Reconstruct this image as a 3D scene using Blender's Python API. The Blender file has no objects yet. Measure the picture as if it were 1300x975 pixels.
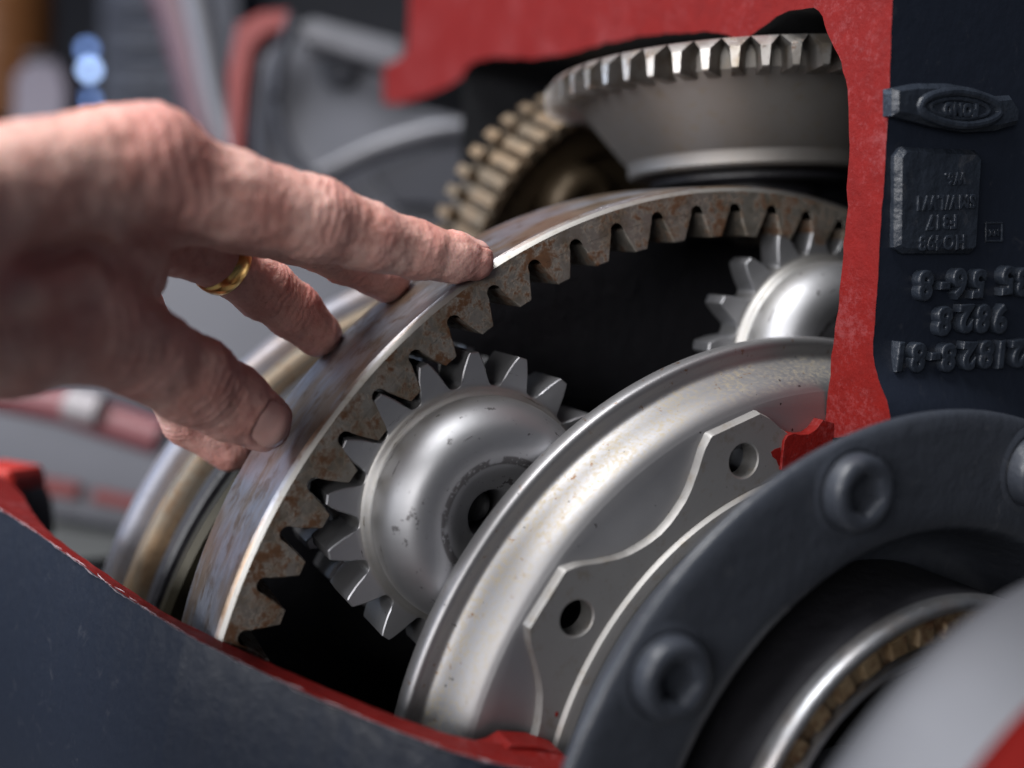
import bpy, math, random
import numpy as np
from mathutils import Vector, Matrix
from mathutils import noise as mnoise
from mathutils.geometry import tessellate_polygon

random.seed(7); np.random.seed(7)
sc = bpy.context.scene
S = 0.007          # one modelling unit is 7 mm
H0 = 1.2           # height of the lens above the workshop floor, metres

# ------------------------------------------------------------------ camera
cam_d = bpy.data.cameras.new('camera')
cam_d.lens = 36.0; cam_d.sensor_width = 36.0; cam_d.sensor_fit = 'HORIZONTAL'
cam_d.clip_start = 0.005; cam_d.clip_end = 60
cam_d.dof.use_dof = True
cam_d.dof.focus_distance = 41.5 * S
cam_d.dof.aperture_fstop = 3.5
cam = bpy.data.objects.new('camera', cam_d)
sc.collection.objects.link(cam)
cam.location = (0, 0, H0); cam.rotation_euler = (math.radians(90), 0, 0)
sc.camera = cam

# ------------------------------------------------------------------ world and lamps
w = bpy.data.worlds.new('World'); sc.world = w; w.use_nodes = True
bg = w.node_tree.nodes['Background']
bg.inputs[0].default_value = (0.55, 0.66, 0.90, 1); bg.inputs[1].default_value = 0.05

def area(name, loc, target, size, sizey, power, col):
    l = bpy.data.lights.new(name, 'AREA'); l.shape = 'RECTANGLE'
    l.size = size; l.size_y = sizey; l.energy = power; l.color = col
    o = bpy.data.objects.new(name, l); sc.collection.objects.link(o)
    o.location = loc
    d = Vector(target) - Vector(loc)
    o.rotation_euler = d.to_track_quat('-Z', 'Y').to_euler()
    return o
TGT = (-0.02, 0.30, H0)
area('hall_lamp_key', (-0.50, -0.22, H0 + 1.30), TGT, 0.66, 0.66, 32, (0.99, 0.98, 0.97))
area('fill_front_left', (-1.45, -0.85, H0 + 0.40), (-0.14, 0.25, H0), 0.8, 0.6, 25, (0.96, 0.96, 0.98))  # added soft fill for the hand and ring face, no actual window
area('fill_front_low', (-0.62, -1.1, H0 + 0.12), (-0.12, 0.25, H0), 0.6, 0.5, 11, (1.0, 0.97, 0.95))  # added low fill that brightens palm and thumb, no real lamp there
area('fill_blue_left', (-1.6, 0.55, H0 + 0.75), (-0.1, 0.25, H0), 0.8, 0.7, 12, (0.62, 0.76, 1.0))  # invented bluish fill for the outer rim of the ring gear
area('fill_background', (-1.0, 0.5, H0 + 1.9), (-0.4, 0.9, H0), 0.8, 0.8, 9, (0.93, 0.96, 1.0))  # extra light added only to lift the background machinery

sc.view_settings.view_transform = 'Standard'
sc.view_settings.look = 'None'
sc.view_settings.exposure = -0.08
sc.view_settings.gamma = 1.0
sc.view_settings.use_curve_mapping = False
sc.render.engine = 'CYCLES'
sc.cycles.use_denoising = True
sc.cycles.max_bounces = 6
sc.cycles.caustics_reflective = False; sc.cycles.caustics_refractive = False
sc.cycles.sample_clamp_indirect = 4.0

# ------------------------------------------------------------------ frames
# the gears share one axis; everything mechanical is laid out along it
def W(p):                       # (right, up, away) in units -> world metres
    return Vector((p[0] * S, p[2] * S, p[1] * S + H0))
a_, b_ = 0.462, -0.134
A = np.array([math.cos(b_) * math.sin(a_), math.sin(b_), -math.cos(b_) * math.cos(a_)])
U = np.array([0, 1, 0]) - A * A[1]; U /= np.linalg.norm(U)
V = np.cross(A, U)
CEN = np.array([10.371, -16.007, 50.0])
def sw(v): return Vector((v[0], v[2], v[1]))
def frame_matrix(c, ax):
    ax = np.array(ax, float); ax /= np.linalg.norm(ax)
    u = np.array([0, 1, 0]) - ax * ax[1]; u /= np.linalg.norm(u)
    z = sw(ax); x = sw(u); y = z.cross(x)
    m = Matrix((x, y, z)).transposed().to_4x4(); m.translation = W(c)
    return m
MG = frame_matrix(CEN, A)       # local z = axis towards the viewer, x = up, angle = -theta
FPX = 1300.0
def ray(px, py, z=1.0):
    return np.array([(px - 650) / FPX * z, -(py - 487.5) / FPX * z, z])
def on_plane(px, py, o):        # point of the plane at offset o -> local (x, y)
    d = ray(px, py); t = ((CEN + o * A) @ A) / (d @ A)
    q = d * t - CEN - o * A
    return (q @ U, -(q @ V))

# ------------------------------------------------------------------ materials
def rgb(c): return (c[0], c[1], c[2], 1.0)
class NT:
    def __init__(s, name, ref=None, scale=1.0):
        s.m = bpy.data.materials.new(name); s.m.use_nodes = True
        s.t = s.m.node_tree; s.n = s.t.nodes; s.b = s.n['Principled BSDF']
        tc = s.n.new('ShaderNodeTexCoord')
        if ref is not None: tc.object = ref
        mp = s.n.new('ShaderNodeMapping'); mp.inputs['Scale'].default_value = (scale / S,) * 3
        s.t.links.new(tc.outputs['Object'], mp.inputs[0]); s.co = mp.outputs[0]
    def link(s, a, b): s.t.links.new(a, b)
    def polar(s, ka=20.0, kr=2.0, kz=2.0):
        sp = s.n.new('ShaderNodeSeparateXYZ'); s.link(s.co, sp.inputs[0])
        at = s.math('ARCTAN2', sp.outputs[1], sp.outputs[0])
        ra = s.math('SQRT', s.math('ADD', s.math('MULTIPLY', sp.outputs[0], sp.outputs[0]), s.math('MULTIPLY', sp.outputs[1], sp.outputs[1])))
        cb = s.n.new('ShaderNodeCombineXYZ')
        s.link(s.math('MULTIPLY', at, ka), cb.inputs[0]); s.link(s.math('MULTIPLY', ra, kr), cb.inputs[1])
        s.link(s.math('MULTIPLY', sp.outputs[2], kz), cb.inputs[2])
        return cb.outputs[0], ra, sp.outputs[2]
    def math(s, op, a, b=None, clamp=False):
        n = s.n.new('ShaderNodeMath'); n.operation = op; n.use_clamp = clamp
        for i, x in enumerate((a, b)):
            if x is None: continue
            if isinstance(x, (int, float)): n.inputs[i].default_value = x
            else: s.link(x, n.inputs[i])
        return n.outputs[0]
    def noise(s, scale, detail=4, rough=0.55, co=None, dist=0.0, off=0.0):
        n = s.n.new('ShaderNodeTexNoise'); n.inputs['Scale'].default_value = scale
        n.inputs['Detail'].default_value = detail; n.inputs['Roughness'].default_value = rough
        n.inputs['Distortion'].default_value = dist
        c = co or s.co
        if off:
            a = s.n.new('ShaderNodeVectorMath'); a.operation = 'ADD'; a.inputs[1].default_value = (off, off * .7, -off)
            s.link(c, a.inputs[0]); c = a.outputs[0]
        s.link(c, n.inputs['Vector']); return n.outputs[0]
    def voro(s, scale, feature='F1', co=None):
        n = s.n.new('ShaderNodeTexVoronoi'); n.feature = feature; n.inputs['Scale'].default_value = scale
        s.link(co or s.co, n.inputs['Vector']); return n.outputs['Distance']
    def ramp(s, v, lo, hi):
        n = s.n.new('ShaderNodeMapRange'); n.inputs[1].default_value = lo; n.inputs[2].default_value = hi
        n.interpolation_type = 'SMOOTHSTEP'
        s.link(v, n.inputs[0]); return n.outputs[0]
    def mix(s, f, a, b):
        n = s.n.new('ShaderNodeMix'); n.data_type = 'RGBA'
        for i, x in ((0, f), (6, a), (7, b)):
            if isinstance(x, (tuple, list)): n.inputs[i].default_value = rgb(x)
            elif isinstance(x, (int, float)): n.inputs[i].default_value = x
            else: s.link(x, n.inputs[i])
        return n.outputs[2]
    def mixf(s, f, a, b):
        n = s.n.new('ShaderNodeMix'); n.data_type = 'FLOAT'
        for i, x in ((0, f), (2, a), (3, b)):
            if isinstance(x, (int, float)): n.inputs[i].default_value = x
            else: s.link(x, n.inputs[i])
        return n.outputs[0]
    def set(s, **k):
        names = dict(color='Base Color', metal='Metallic', rough='Roughness', spec='Specular IOR Level', sss='Subsurface Weight', coat='Coat Weight', coatr='Coat Roughness')
        for a, x in k.items():
            i = s.b.inputs[names[a]]
            if isinstance(x, (tuple, list)): i.default_value = rgb(x)
            elif isinstance(x, (int, float)): i.default_value = x
            else: s.link(x, i)
    def bump(s, h, strength, dist=0.1):
        n = s.n.new('ShaderNodeBump'); n.inputs['Strength'].default_value = strength
        n.inputs['Distance'].default_value = dist * S
        s.link(h, n.inputs['Height']); 
        if getattr(s, 'last', None) is not None: s.link(s.last, n.inputs['Normal'])
        s.last = n.outputs[0]; s.link(s.last, s.b.inputs['Normal'])

def m_rusty_steel(name, ref, base=(.30, .285, .27), amount=.5, metal=.75, rough=.42):
    t = NT(name, ref)
    big = t.noise(.55, 3, .6); fine = t.noise(3.2, 6, .7, off=3)
    k = t.math('ADD', t.math('MULTIPLY', big, .45), t.math('MULTIPLY', fine, .55))
    mask = t.ramp(k, .60 - .12 * amount, .66 - .06 * amount)
    spots = t.ramp(t.noise(9, 5, .7, off=9), .60, .70)
    stain = t.ramp(t.noise(.8, 5, .6, off=5), .40, .70)
    steel = t.mix(stain, base, (base[0] * .62, base[1] * .55, base[2] * .46))
    steel = t.mix(t.math('MULTIPLY', spots, .6), steel, (.10, .07, .05))
    rust = t.mix(t.noise(5, 5, .6, off=2), (.05, .024, .012), (.16, .072, .030))
    t.set(color=t.mix(mask, steel, rust), metal=t.mixf(mask, metal, .0), rough=t.mixf(mask, t.mixf(fine, rough - .1, rough + .16), .85))
    t.bump(t.noise(14, 6, .7), .25, .05); t.bump(mask, .35, .04)
    return t.m

def m_ground_steel(name, ref, base=(.52, .52, .55), tan=.5, rough=.22):
    t = NT(name, ref); co, ra, zz = t.polar(22, 8, 3.5)
    st = t.noise(1.0, 6, .65, co=co); st2 = t.noise(.5, 4, .6, co=t.polar(9, 3, .9)[0], off=4)
    pit = t.ramp(t.noise(2.6, 6, .75, co=t.polar(30, 8, 5)[0], off=6), .60, .68)
    b = t.mix(st, (base[0] * .7, base[1] * .7, base[2] * .7), base)
    b = t.mix(t.math('MULTIPLY', t.ramp(st2, .42, .62), tan), b, (.33, .22, .13))
    blot = t.ramp(t.noise(.9, 4, .6, off=11), .50, .72)
    b = t.mix(t.math('MULTIPLY', blot, tan), b, (.20, .13, .08))
    b = t.mix(t.math('MULTIPLY', pit, .75), b, (.05, .04, .035))
    t.set(color=b, metal=.9, rough=t.mixf(st, rough + .05, rough + .27))
    t.bump(st, .18, .05); t.bump(pit, .4, .03)
    return t.m

def m_satin(name, ref, base=(.56, .56, .57), dirt=.35, rough=.36, rings=False):
    t = NT(name, ref)
    g = t.noise(26, 3, .6); cl = t.noise(.5, 4, .55, off=2)
    b = t.mix(cl, (base[0] * .86, base[1] * .86, base[2] * .86), base)
    d = t.ramp(t.noise(1.6, 6, .68, off=7), .52, .70)
    b = t.mix(t.math('MULTIPLY', d, dirt), b, (.27, .23, .18))
    sp = t.ramp(t.noise(9, 3, .6, off=12), .70, .74)
    b = t.mix(t.math('MULTIPLY', sp, .7), b, (.09, .08, .08))
    t.set(color=b, metal=.92, rough=t.mixf(g, rough, rough + .14))
    t.bump(g, .10, .03); t.bump(t.noise(3, 4, .5, off=5), .05, .06)
    return t.m

def m_dish(name, ref):
    t = NT(name, ref); co, ra, zz = t.polar(16, .8, .8)
    g = t.noise(24, 3, .6)
    gr = t.math('MULTIPLY', t.ramp(ra, 16.7, 17.25), t.math('SUBTRACT', 1.0, t.ramp(ra, 17.6, 18.05)))
    spk = t.ramp(t.noise(5.5, 7, .75, off=3), .44, .62)
    lng = t.ramp(t.noise(.7, 4, .6, co=co, off=2), .35, .6)
    grime = t.math('MULTIPLY', gr, t.math('MULTIPLY', spk, t.mixf(lng, .45, 1.0)))
    b = t.mix(t.noise(.35, 3, .5), (.29, .29, .305), (.39, .385, .395))
    b = t.mix(t.math('MULTIPLY', grime, .8), b, (.34, .285, .19))
    rs = t.math('MULTIPLY', t.ramp(t.noise(2.2, 5, .7, off=15), .60, .70), t.ramp(ra, 16.9, 17.5))
    b = t.mix(t.math('MULTIPLY', rs, .9), b, (.20, .10, .04))
    dots = t.ramp(t.noise(3.4, 2, .5, off=21), .745, .765)
    b = t.mix(dots, b, (.07, .06, .06))
    t.set(color=b, metal=t.mixf(grime, .9, .45), rough=t.mixf(g, .42, t.mixf(gr, .54, .68)))
    t.bump(g, .12, .03); t.bump(t.noise(7, 5, .7, off=8), .14, .04)
    return t.m

def m_planet(name, ref):
    t = NT(name, ref); co, ra, zz = t.polar(3.2, 5, 5)
    g = t.noise(24, 3, .6)
    b = t.mix(t.noise(.6, 3, .5), (.38, .385, .405), (.48, .485, .51))
    pn = t.noise(1.5, 5, .65, off=4)
    worn = t.math('MULTIPLY', t.ramp(pn, .63, .65), t.ramp(zz, .3, .8))
    strk = t.ramp(t.noise(1.1, 4, .6, co=co, off=8), .675, .69)
    band = t.math('MULTIPLY', t.ramp(ra, 2.22, 2.32), t.math('SUBTRACT', 1.0, t.ramp(ra, 2.56, 2.66)))
    seg = t.ramp(t.noise(.55, 2, .5, off=31), .36, .39)
    band = t.math('MULTIPLY', band, t.math('MULTIPLY', seg, t.ramp(t.noise(6, 4, .6, off=3), .36, .44)))
    k = t.math('MAXIMUM', t.math('MAXIMUM', worn, strk), band)
    b = t.mix(t.math('MULTIPLY', k, .9), b, (.14, .135, .14))
    root = t.math('MULTIPLY', t.ramp(ra, 4.55, 4.8), t.math('SUBTRACT', 1.0, t.ramp(ra, 5.0, 5.2)))
    b = t.mix(t.math('MULTIPLY', root, t.math('MULTIPLY', t.noise(5, 5, .7), .6)), b, (.40, .36, .27))
    t.set(color=b, metal=.92, rough=t.mixf(g, .43, .58))
    t.bump(g, .08, .03); t.bump(k, .2, .02)
    return t.m

def m_red(name, ref=None, worn=.22):
    t = NT(name, ref)
    n1 = t.noise(1.2, 6, .6); n2 = t.noise(7, 5, .7, off=4)
    b = t.mix(n1, (.115, .003, .0025), (.20, .0065, .004))
    k = t.ramp(t.math('ADD', t.math('MULTIPLY', t.noise(3.8, 7, .8, off=9), .6), t.math('MULTIPLY', t.noise(.28, 3, .6, off=41), .4)), .50, .64)
    b = t.mix(t.math('MULTIPLY', k, worn), b, (.36, .13, .14))
    b = t.mix(t.math('MULTIPLY', t.ramp(t.noise(11, 4, .7, off=29), .60, .72), .35), b, (.07, .006, .006))
    p = t.ramp(t.noise(2.5, 6, .7, off=19, dist=.6), .31, .27)
    b = t.mix(p, b, (.05, .012, .012))
    t.set(color=b, metal=0, rough=t.mixf(n2, .55, .75), spec=.22)
    t.bump(n2, .35, .08); t.bump(t.noise(2, 4, .6), .3, .15)
    return t.m

def m_paint(name, ref=None, base=(.030, .037, .052), rough=.38, cast=.5, dust=.25, coat=0.0):
    t = NT(name, ref)
    n2 = t.noise(5, 6, .65)
    sc_ = t.ramp(t.noise(1.1, 6, .7, off=9, dist=.8), .58, .75)
    b = t.mix(t.math('MULTIPLY', sc_, dust), base, (.14, .14, .15))
    t.set(color=b, metal=0, rough=t.mixf(n2, rough - .06, rough + .14), spec=.5)
    t.bump(n2, cast * .5, .08); t.bump(t.noise(1.3, 3, .5), cast, .22)
    return t.m

def m_plain(name, c, rough=.5, metal=0., bump=.1, var=.25, scale=1.0, ref=None):
    t = NT(name, ref)
    n = t.noise(scale, 5, .6)
    t.set(color=t.mix(n, (c[0] * (1 - var), c[1] * (1 - var), c[2] * (1 - var)), (min(1, c[0] * (1 + var)), min(1, c[1] * (1 + var)), min(1, c[2] * (1 + var)))), metal=metal, rough=rough)
    t.bump(t.noise(scale * 6, 4, .6), bump, .08)
    return t.m

def m_emit(name, c, st):
    m = bpy.data.materials.new(name); m.use_nodes = True
    b = m.node_tree.nodes['Principled BSDF']
    b.inputs['Emission Color'].default_value = rgb(c); b.inputs['Emission Strength'].default_value = st
    b.inputs['Base Color'].default_value = rgb(c)
    return m

# ------------------------------------------------------------------ mesh helpers (all coordinates in units)
COL = sc.collection
def make_mesh(name, vs, fs, mats, midx=None, sharp=32, smooth=True):
    me = bpy.data.meshes.new(name)
    vs = np.asarray(vs, float) * S
    me.from_pydata(vs.tolist(), [], fs)
    for m in (mats if isinstance(mats, (list, tuple)) else [mats]): me.materials.append(m)
    if midx is not None: me.polygons.foreach_set('material_index', midx)
    if smooth:
        me.shade_smooth()
        if sharp: me.set_sharp_from_angle(angle=math.radians(sharp))
    me.update(); me.validate()
    return me
def add(name, me, parent=None, mw=None):
    o = bpy.data.objects.new(name, me); COL.objects.link(o)
    if parent is not None: o.parent = parent
    if mw is not None: o.matrix_local = mw
    return o
def thing(name, label, cat, mw=None, group=None):
    o = bpy.data.objects.new(name, None); COL.objects.link(o)
    o.empty_display_size = .01
    if mw is not None: o.matrix_world = mw
    o['label'] = label; o['category'] = cat
    if group: o['group'] = group
    return o
def tag(o, label, cat, group=None):
    o['label'] = label; o['category'] = cat
    if group: o['group'] = group
    return o
def rotz(a, z=0.0): 
    m = Matrix.Rotation(a, 4, 'Z'); m.translation = (0, 0, z * S); return m
def loc(x, y, z=0): return Matrix.Translation((x * S, y * S, z * S))

def grid_faces(nu, nv, closed_u=False, off=0, flip=False):
    fs = []
    for i in range(nu if closed_u else nu - 1):
        i2 = (i + 1) % nu
        for j in range(nv - 1):
            f = (off + i * nv + j, off + i2 * nv + j, off + i2 * nv + j + 1, off + i * nv + j + 1)
            fs.append(f[::-1] if flip else f)
    return fs
def lathe(prof, n=128, a0=0.0, a1=None, cap=False):
    """prof: list of (r, z). full turn when a1 is None"""
    full = a1 is None
    k = n if full else n + 1
    vs = []
    for i in range(k):
        a = (2 * math.pi * i / n) if full else a0 + (a1 - a0) * i / n
        c, s = math.cos(a), math.sin(a)
        vs += [(r * c, r * s, z) for r, z in prof]
    return vs, grid_faces(k, len(prof), full, flip=True)
def smooth_prof(pts, it=2):
    pts = [tuple(p) for p in pts]
    for _ in range(it):
        q = [pts[0]]
        for a, b in zip(pts[:-1], pts[1:]):
            q.append((.75 * a[0] + .25 * b[0], .75 * a[1] + .25 * b[1])); q.append((.25 * a[0] + .75 * b[0], .25 * a[1] + .75 * b[1]))
        q.append(pts[-1]); pts = q
    return pts
def merge(*parts):
    vs, fs = [], []
    for v, f in parts:
        o = len(vs); vs += list(v); fs += [tuple(i + o for i in q) for q in f]
    return vs, fs
def xf(part, m):
    v, f = part
    return [tuple(m @ Vector(p)) for p in v], f
def prism(poly, z0, z1, ch=0.0, open_edges=(), inset=None):
    """poly ccw in xy; z1 is the front face, chamfered by ch except at open vertices"""
    n = len(poly); P = [Vector(p) for p in poly]
    ins = []
    for i in range(n):
        if i in open_edges: ins.append(P[i].copy()); continue
        e1 = (P[i] - P[i - 1]).normalized(); e2 = (P[(i + 1) % n] - P[i]).normalized()
        nn = Vector((-(e1.y + e2.y), e1.x + e2.x))
        nn = nn.normalized() if nn.length > 1e-6 else Vector((0, 0))
        ins.append(P[i] + nn * ch)
    vs = [(p.x, p.y, z0) for p in P] + [(p.x, p.y, z1 - ch) for p in P] + [(p.x, p.y, z1) for p in ins]
    fs = []
    for i in range(n):
        j = (i + 1) % n
        fs.append((i, j, n + j, n + i)); fs.append((n + i, n + j, 2 * n + j, 2 * n + i))
    tri = tessellate_polygon([[Vector((p.x, p.y, 0)) for p in ins]])
    for t in tri:
        a, b, c = [ins[k] for k in t]
        if (b - a).cross(c - a) < 0: t = (t[0], t[2], t[1])
        fs.append(tuple(2 * n + k for k in t)); fs.append(tuple(k for k in t[::-1]))
    return vs, fs
def box(x0, x1, y0, y1, z0, z1, ch=0.05):
    return prism([(x0, y0), (x1, y0), (x1, y1), (x0, y1)], z0, z1, ch)
def tube(pts, rad, n=16):
    """pts in units, rad per point"""
    P = [Vector(p) for p in pts]; vs = []; up = Vector((0, 0, 1))
    for i, p in enumerate(P):
        d = (P[min(i + 1, len(P) - 1)] - P[max(i - 1, 0)]).normalized()
        x = d.cross(up); x = x.normalized() if x.length > .01 else Vector((1, 0, 0)); y = d.cross(x)
        r = rad[i] if isinstance(rad, (list, tuple)) else rad
        vs += [tuple(p + (x * math.cos(t) + y * math.sin(t)) * r) for t in [2 * math.pi * k / n for k in range(n)]]
    fs = []
    for i in range(len(P) - 1):
        for k in range(n):
            k2 = (k + 1) % n; fs.append((i * n + k, i * n + k2, (i + 1) * n + k2, (i + 1) * n + k))
    fs.append(tuple(range(n))[::-1]); fs.append(tuple((len(P) - 1) * n + k for k in range(n)))
    return vs, fs

# ================================================================== GEARBOX HOUSING
housing = thing('gearbox_housing', 'dark blue grey cast iron gearbox housing cut open with red painted cut edges', 'gearbox housing', MG)
M_red = m_red('red_section_paint', housing)
M_grey = m_paint('blue_grey_paint', housing, base=(.013, .017, .028), cast=.16, dust=.12, rough=.30)
M_inner = m_paint('dark_inner_paint', housing, base=(.010, .011, .014), rough=.6, cast=.3, dust=.1)

def resample(pts, n):
    p = np.array(pts, float); d = np.r_[0, np.cumsum(np.hypot(*np.diff(p, axis=0).T))]
    t = np.linspace(0, d[-1], n)
    return np.c_[np.interp(t, d, p[:, 0]), np.interp(t, d, p[:, 1])]
# (r, o) outlines of the wall where it is cut, upper cut and lower cut
up_out = smooth_prof([(15.4, 9.2), (16.5, 8.95), (17.2, 8.5), (18.0, 8.0), (19.5, 7.9), (28, 7.9), (32, 7.7), (36, 7.6), (41, 7.4), (44.5, 5), (45.5, -2), (45, -20), (43.5, -44), (38, -44.6), (37.5, -46), (37.4, -50.5)], 1)
up_in = smooth_prof([(14.6, 5.45), (15.9, 5.6), (17.0, 5.66), (17.8, 5.68), (19.3, 5.80), (22.9, 6.1), (26.5, 5.95), (29.1, 5.64), (30.3, 5.0), (31.3, 4.25), (32.05, 4.0), (32.5, 3.1), (32.5, 1.4), (32.2, .4), (31.8, -.9), (32.6, -3.5), (33.5, -10.6), (33.6, -19.6), (35.1, -28.9), (35.0, -32.2), (33.95, -33.7), (33.7, -46), (34.3, -50.5)], 1)
lo_out = smooth_prof([(13.2, 9.0), (16.5, 8.75), (18.1, 8.3), (20.1, 6.83), (21.9, 5.2), (23.9, 3.0), (26.0, .3), (27.15, -1.8), (28.4, -4.4), (29.7, -7.5), (31.1, -10.9), (32.9, -14.6), (35, -18), (37.3, -22)], 1)
lo_in = smooth_prof([(13.6, 7.4), (15.4, 6.9), (17.6, 7.0), (19.8, 5.6), (21.57, 3.9), (23.7, 1.7), (25.95, -1.0), (27.12, -2.7), (28.3, -5.5), (29.7, -8.6), (30.8, -11.6), (31.4, -14.6), (31.86, -18.8), (32.8, -21.5)], 1)
NO = 190
UO, UI, LO, LI = [resample(p, NO) for p in (up_out, up_in, lo_out, lo_in)]
TH_UP, TH_LO = math.radians(-2.6), math.radians(-75.2)
def rough_cut(P, seed, amp=.05):
    q = P.copy()
    for i in range(len(q)):
        q[i] += amp * np.array([mnoise.noise(Vector((q[i][0] * 1.3, q[i][1] * 1.3, seed))), mnoise.noise(Vector((q[i][0] * 1.3, q[i][1] * 1.3, seed + 9)))])
    return q
UO, UI, LO, LI = rough_cut(UO, 1, .06), rough_cut(UI, 2, .12), rough_cut(LO, 3, .05), rough_cut(LI, 4, .07) + np.array([-.08, -.10])
NTH = 150
def shell(Pu, Pl, flip):
    vs = []
    a0 = -TH_UP; a1 = -(TH_LO + 2 * math.pi)      # local angle runs negative round the far side
    for i in range(NTH + 1):
        t = i / NTH; a = a0 + (a1 - a0) * t
        k = min(1, max(0, (t - .35) / .4)); k = k * k * (3 - 2 * k)
        P = Pu * (1 - k) + Pl * k
        c, s = math.cos(a), math.sin(a)
        vs += [(r * c, r * s, o) for r, o in P]
    return vs, grid_faces(NTH + 1, NO, flip=flip)
ow = add('outer_wall', make_mesh('outer_wall', *shell(UO, LO, False), M_grey, sharp=50), housing)
ow['label'] = 'dark blue grey cast outer wall'
iw = add('inner_wall', make_mesh('inner_wall', *shell(UI, LI, True), M_inner, sharp=50), housing)
# closing wall at the far end, and the annulus behind the flange
def cutface(PO, PI_, th, flip, matl, name, label):
    a = -th; c, s = math.cos(a), math.sin(a); nw = 7
    vs = []
    for i in range(NO):
        for j in range(nw):
            q = PO[i] * (1 - j / (nw - 1)) + PI_[i] * (j / (nw - 1))
            d = 0.0 if j in (0, nw - 1) else .05 * mnoise.noise(Vector((q[0] * 1.5, q[1] * 1.5, th * 5)))
            vs.append((q[0] * c - d * s, q[0] * s + d * c, q[1]))
    o = add(name, make_mesh(name, vs, grid_faces(NO, nw, flip=flip), matl, sharp=0), housing)
    o['label'] = label
    return o
cutface(UO, UI, TH_UP, False, M_red, 'cut_face', 'red painted upright cut face beside the bevel gear')
cutface(LO, LI, TH_LO, True, M_red, 'cut_face', 'red painted lower cut edge under the ring gear')
# back wall of the chamber
vs, fs = lathe([(6, -34), (36, -33)], 96, -TH_UP, -(math.pi * 1.5))
add('rear_wall', make_mesh('rear_wall', vs, fs, M_inner), housing)
# worn pale edge chips along the lower cut
M_chip = m_plain('bare_chipped_edge', (.60, .50, .54), rough=.45, metal=.3, var=.4, scale=3)
def edge_strip(P, th, name, w0=.05):
    a = -th; c, s = math.cos(a), math.sin(a); vs = []; fs = []; k = 0
    for i in range(len(P) - 1):
        for sub in range(6):
            t = sub / 6; q = P[i] * (1 - t) + P[i + 1] * t
            nse = mnoise.noise(Vector((q[0] * 1.1, q[1] * 1.1, 5.5))) + .5 * mnoise.noise(Vector((q[0] * 3, q[1] * 3, 1.5)))
            w_ = max(.012, w0 * (.45 + 1.5 * nse))
            dirn = (P[i + 1] - P[i]); dirn /= np.linalg.norm(dirn) + 1e-9; nn = np.array([dirn[1], -dirn[0]])
            for dx, dy in ((-w_, .0), (-w_ * .4, .7), (w_ * .4, .7), (w_, 0)):
                qq = q + nn * dx * .9; h = dy * w_ * .5
                vs.append((qq[0] * c - h * s, qq[0] * s + h * c, qq[1]))
            k += 1
    return vs, grid_faces(k, 4)
vs, fs = edge_strip(LO, TH_LO + .0004, 'edge', .13)
e = add('worn_edge', make_mesh('worn_edge', vs, fs, M_chip, sharp=0), housing)
vs, fs = edge_strip(UO[:60], TH_UP - .0004, 'edge', .03)
e = add('worn_edge', make_mesh('worn_edge', vs, fs, M_red, sharp=0), housing)
# red feet that touch the carrier plate
foot = [(1045, 533), (1036, 545), (1027, 551), (1017, 552), (1008, 550), (1000, 553), (996, 560), (994, 575), (992, 597)]
pl = [on_plane(x, y, 6.1) for x, y in foot] + [(r * math.cos(-TH_UP), r * math.sin(-TH_UP)) for r in (12.6, 15.35)]
def ccw(p):
    ar = sum(p[i][0] * p[(i + 1) % len(p)][1] - p[(i + 1) % len(p)][0] * p[i][1] for i in range(len(p)))
    return p if ar > 0 else p[::-1]
f1 = add('cut_foot', make_mesh('cut_foot', *prism(ccw(pl), 5.4, 6.1, .02), M_red), housing)
foot2 = [(555, 1010), (596, 965), (636, 955), (650, 946), (686, 948), (716, 958), (724, 975), (730, 1010)]
pl = [on_plane(x, y, 7.2) for x, y in foot2]
add('cut_foot', make_mesh('cut_foot', *prism(ccw(pl), 6.02, 7.2, .03), M_red), housing)
# cast lettering and maker's plate on the end wall
M_cast = m_paint('cast_letter_paint', housing, base=(.022, .028, .040), rough=.30, cast=.6, dust=.3)
def frame_on_wall(px, py, ex, ey):
    """matrix whose x axis follows image right on the wall; origin at pixel"""
    o = np.array(on_plane(px, py, 7.9)); x = np.array(on_plane(ex, ey, 7.9)) - o
    x /= np.linalg.norm(x); y = np.array([-x[1], x[0]])
    return Matrix(((x[0], y[0], 0, o[0] * S), (x[1], y[1], 0, o[1] * S), (0, 0, 1, 7.9 * S), (0, 0, 0, 1)))
def text_mesh(txt, size, depth, bevel):
    cu = bpy.data.curves.new('txt', 'FONT'); cu.body = txt; cu.size = size * S
    cu.extrude = depth * S; cu.bevel_depth = bevel * S; cu.bevel_resolution = 2; cu.resolution_u = 4
    cu.align_x = 'CENTER'; cu.align_y = 'CENTER'; cu.space_character = 1.12; cu.offset = bevel * S * .3
    ob = bpy.data.objects.new('txt', cu); COL.objects.link(ob)
    dg = bpy.context.evaluated_depsgraph_get()
    me = bpy.data.meshes.new_from_object(ob.evaluated_get(dg), depsgraph=dg)
    bpy.data.objects.remove(ob)
    return me
ROT = Matrix.Rotation(math.pi, 4, 'Z')
def cast_char(ch, px, py, size, depth, bevel, rot=0.0):
    me = text_mesh(ch, size, depth, bevel)
    me.materials.clear(); me.materials.append(M_cast); me.shade_smooth()
    me.set_sharp_from_angle(angle=math.radians(50))
    m = frame_on_wall(px, py, px + 30, py - 1) @ ROT @ Matrix.Rotation(rot, 4, 'Z')
    return add('cast_character', me, housing, m)
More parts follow.
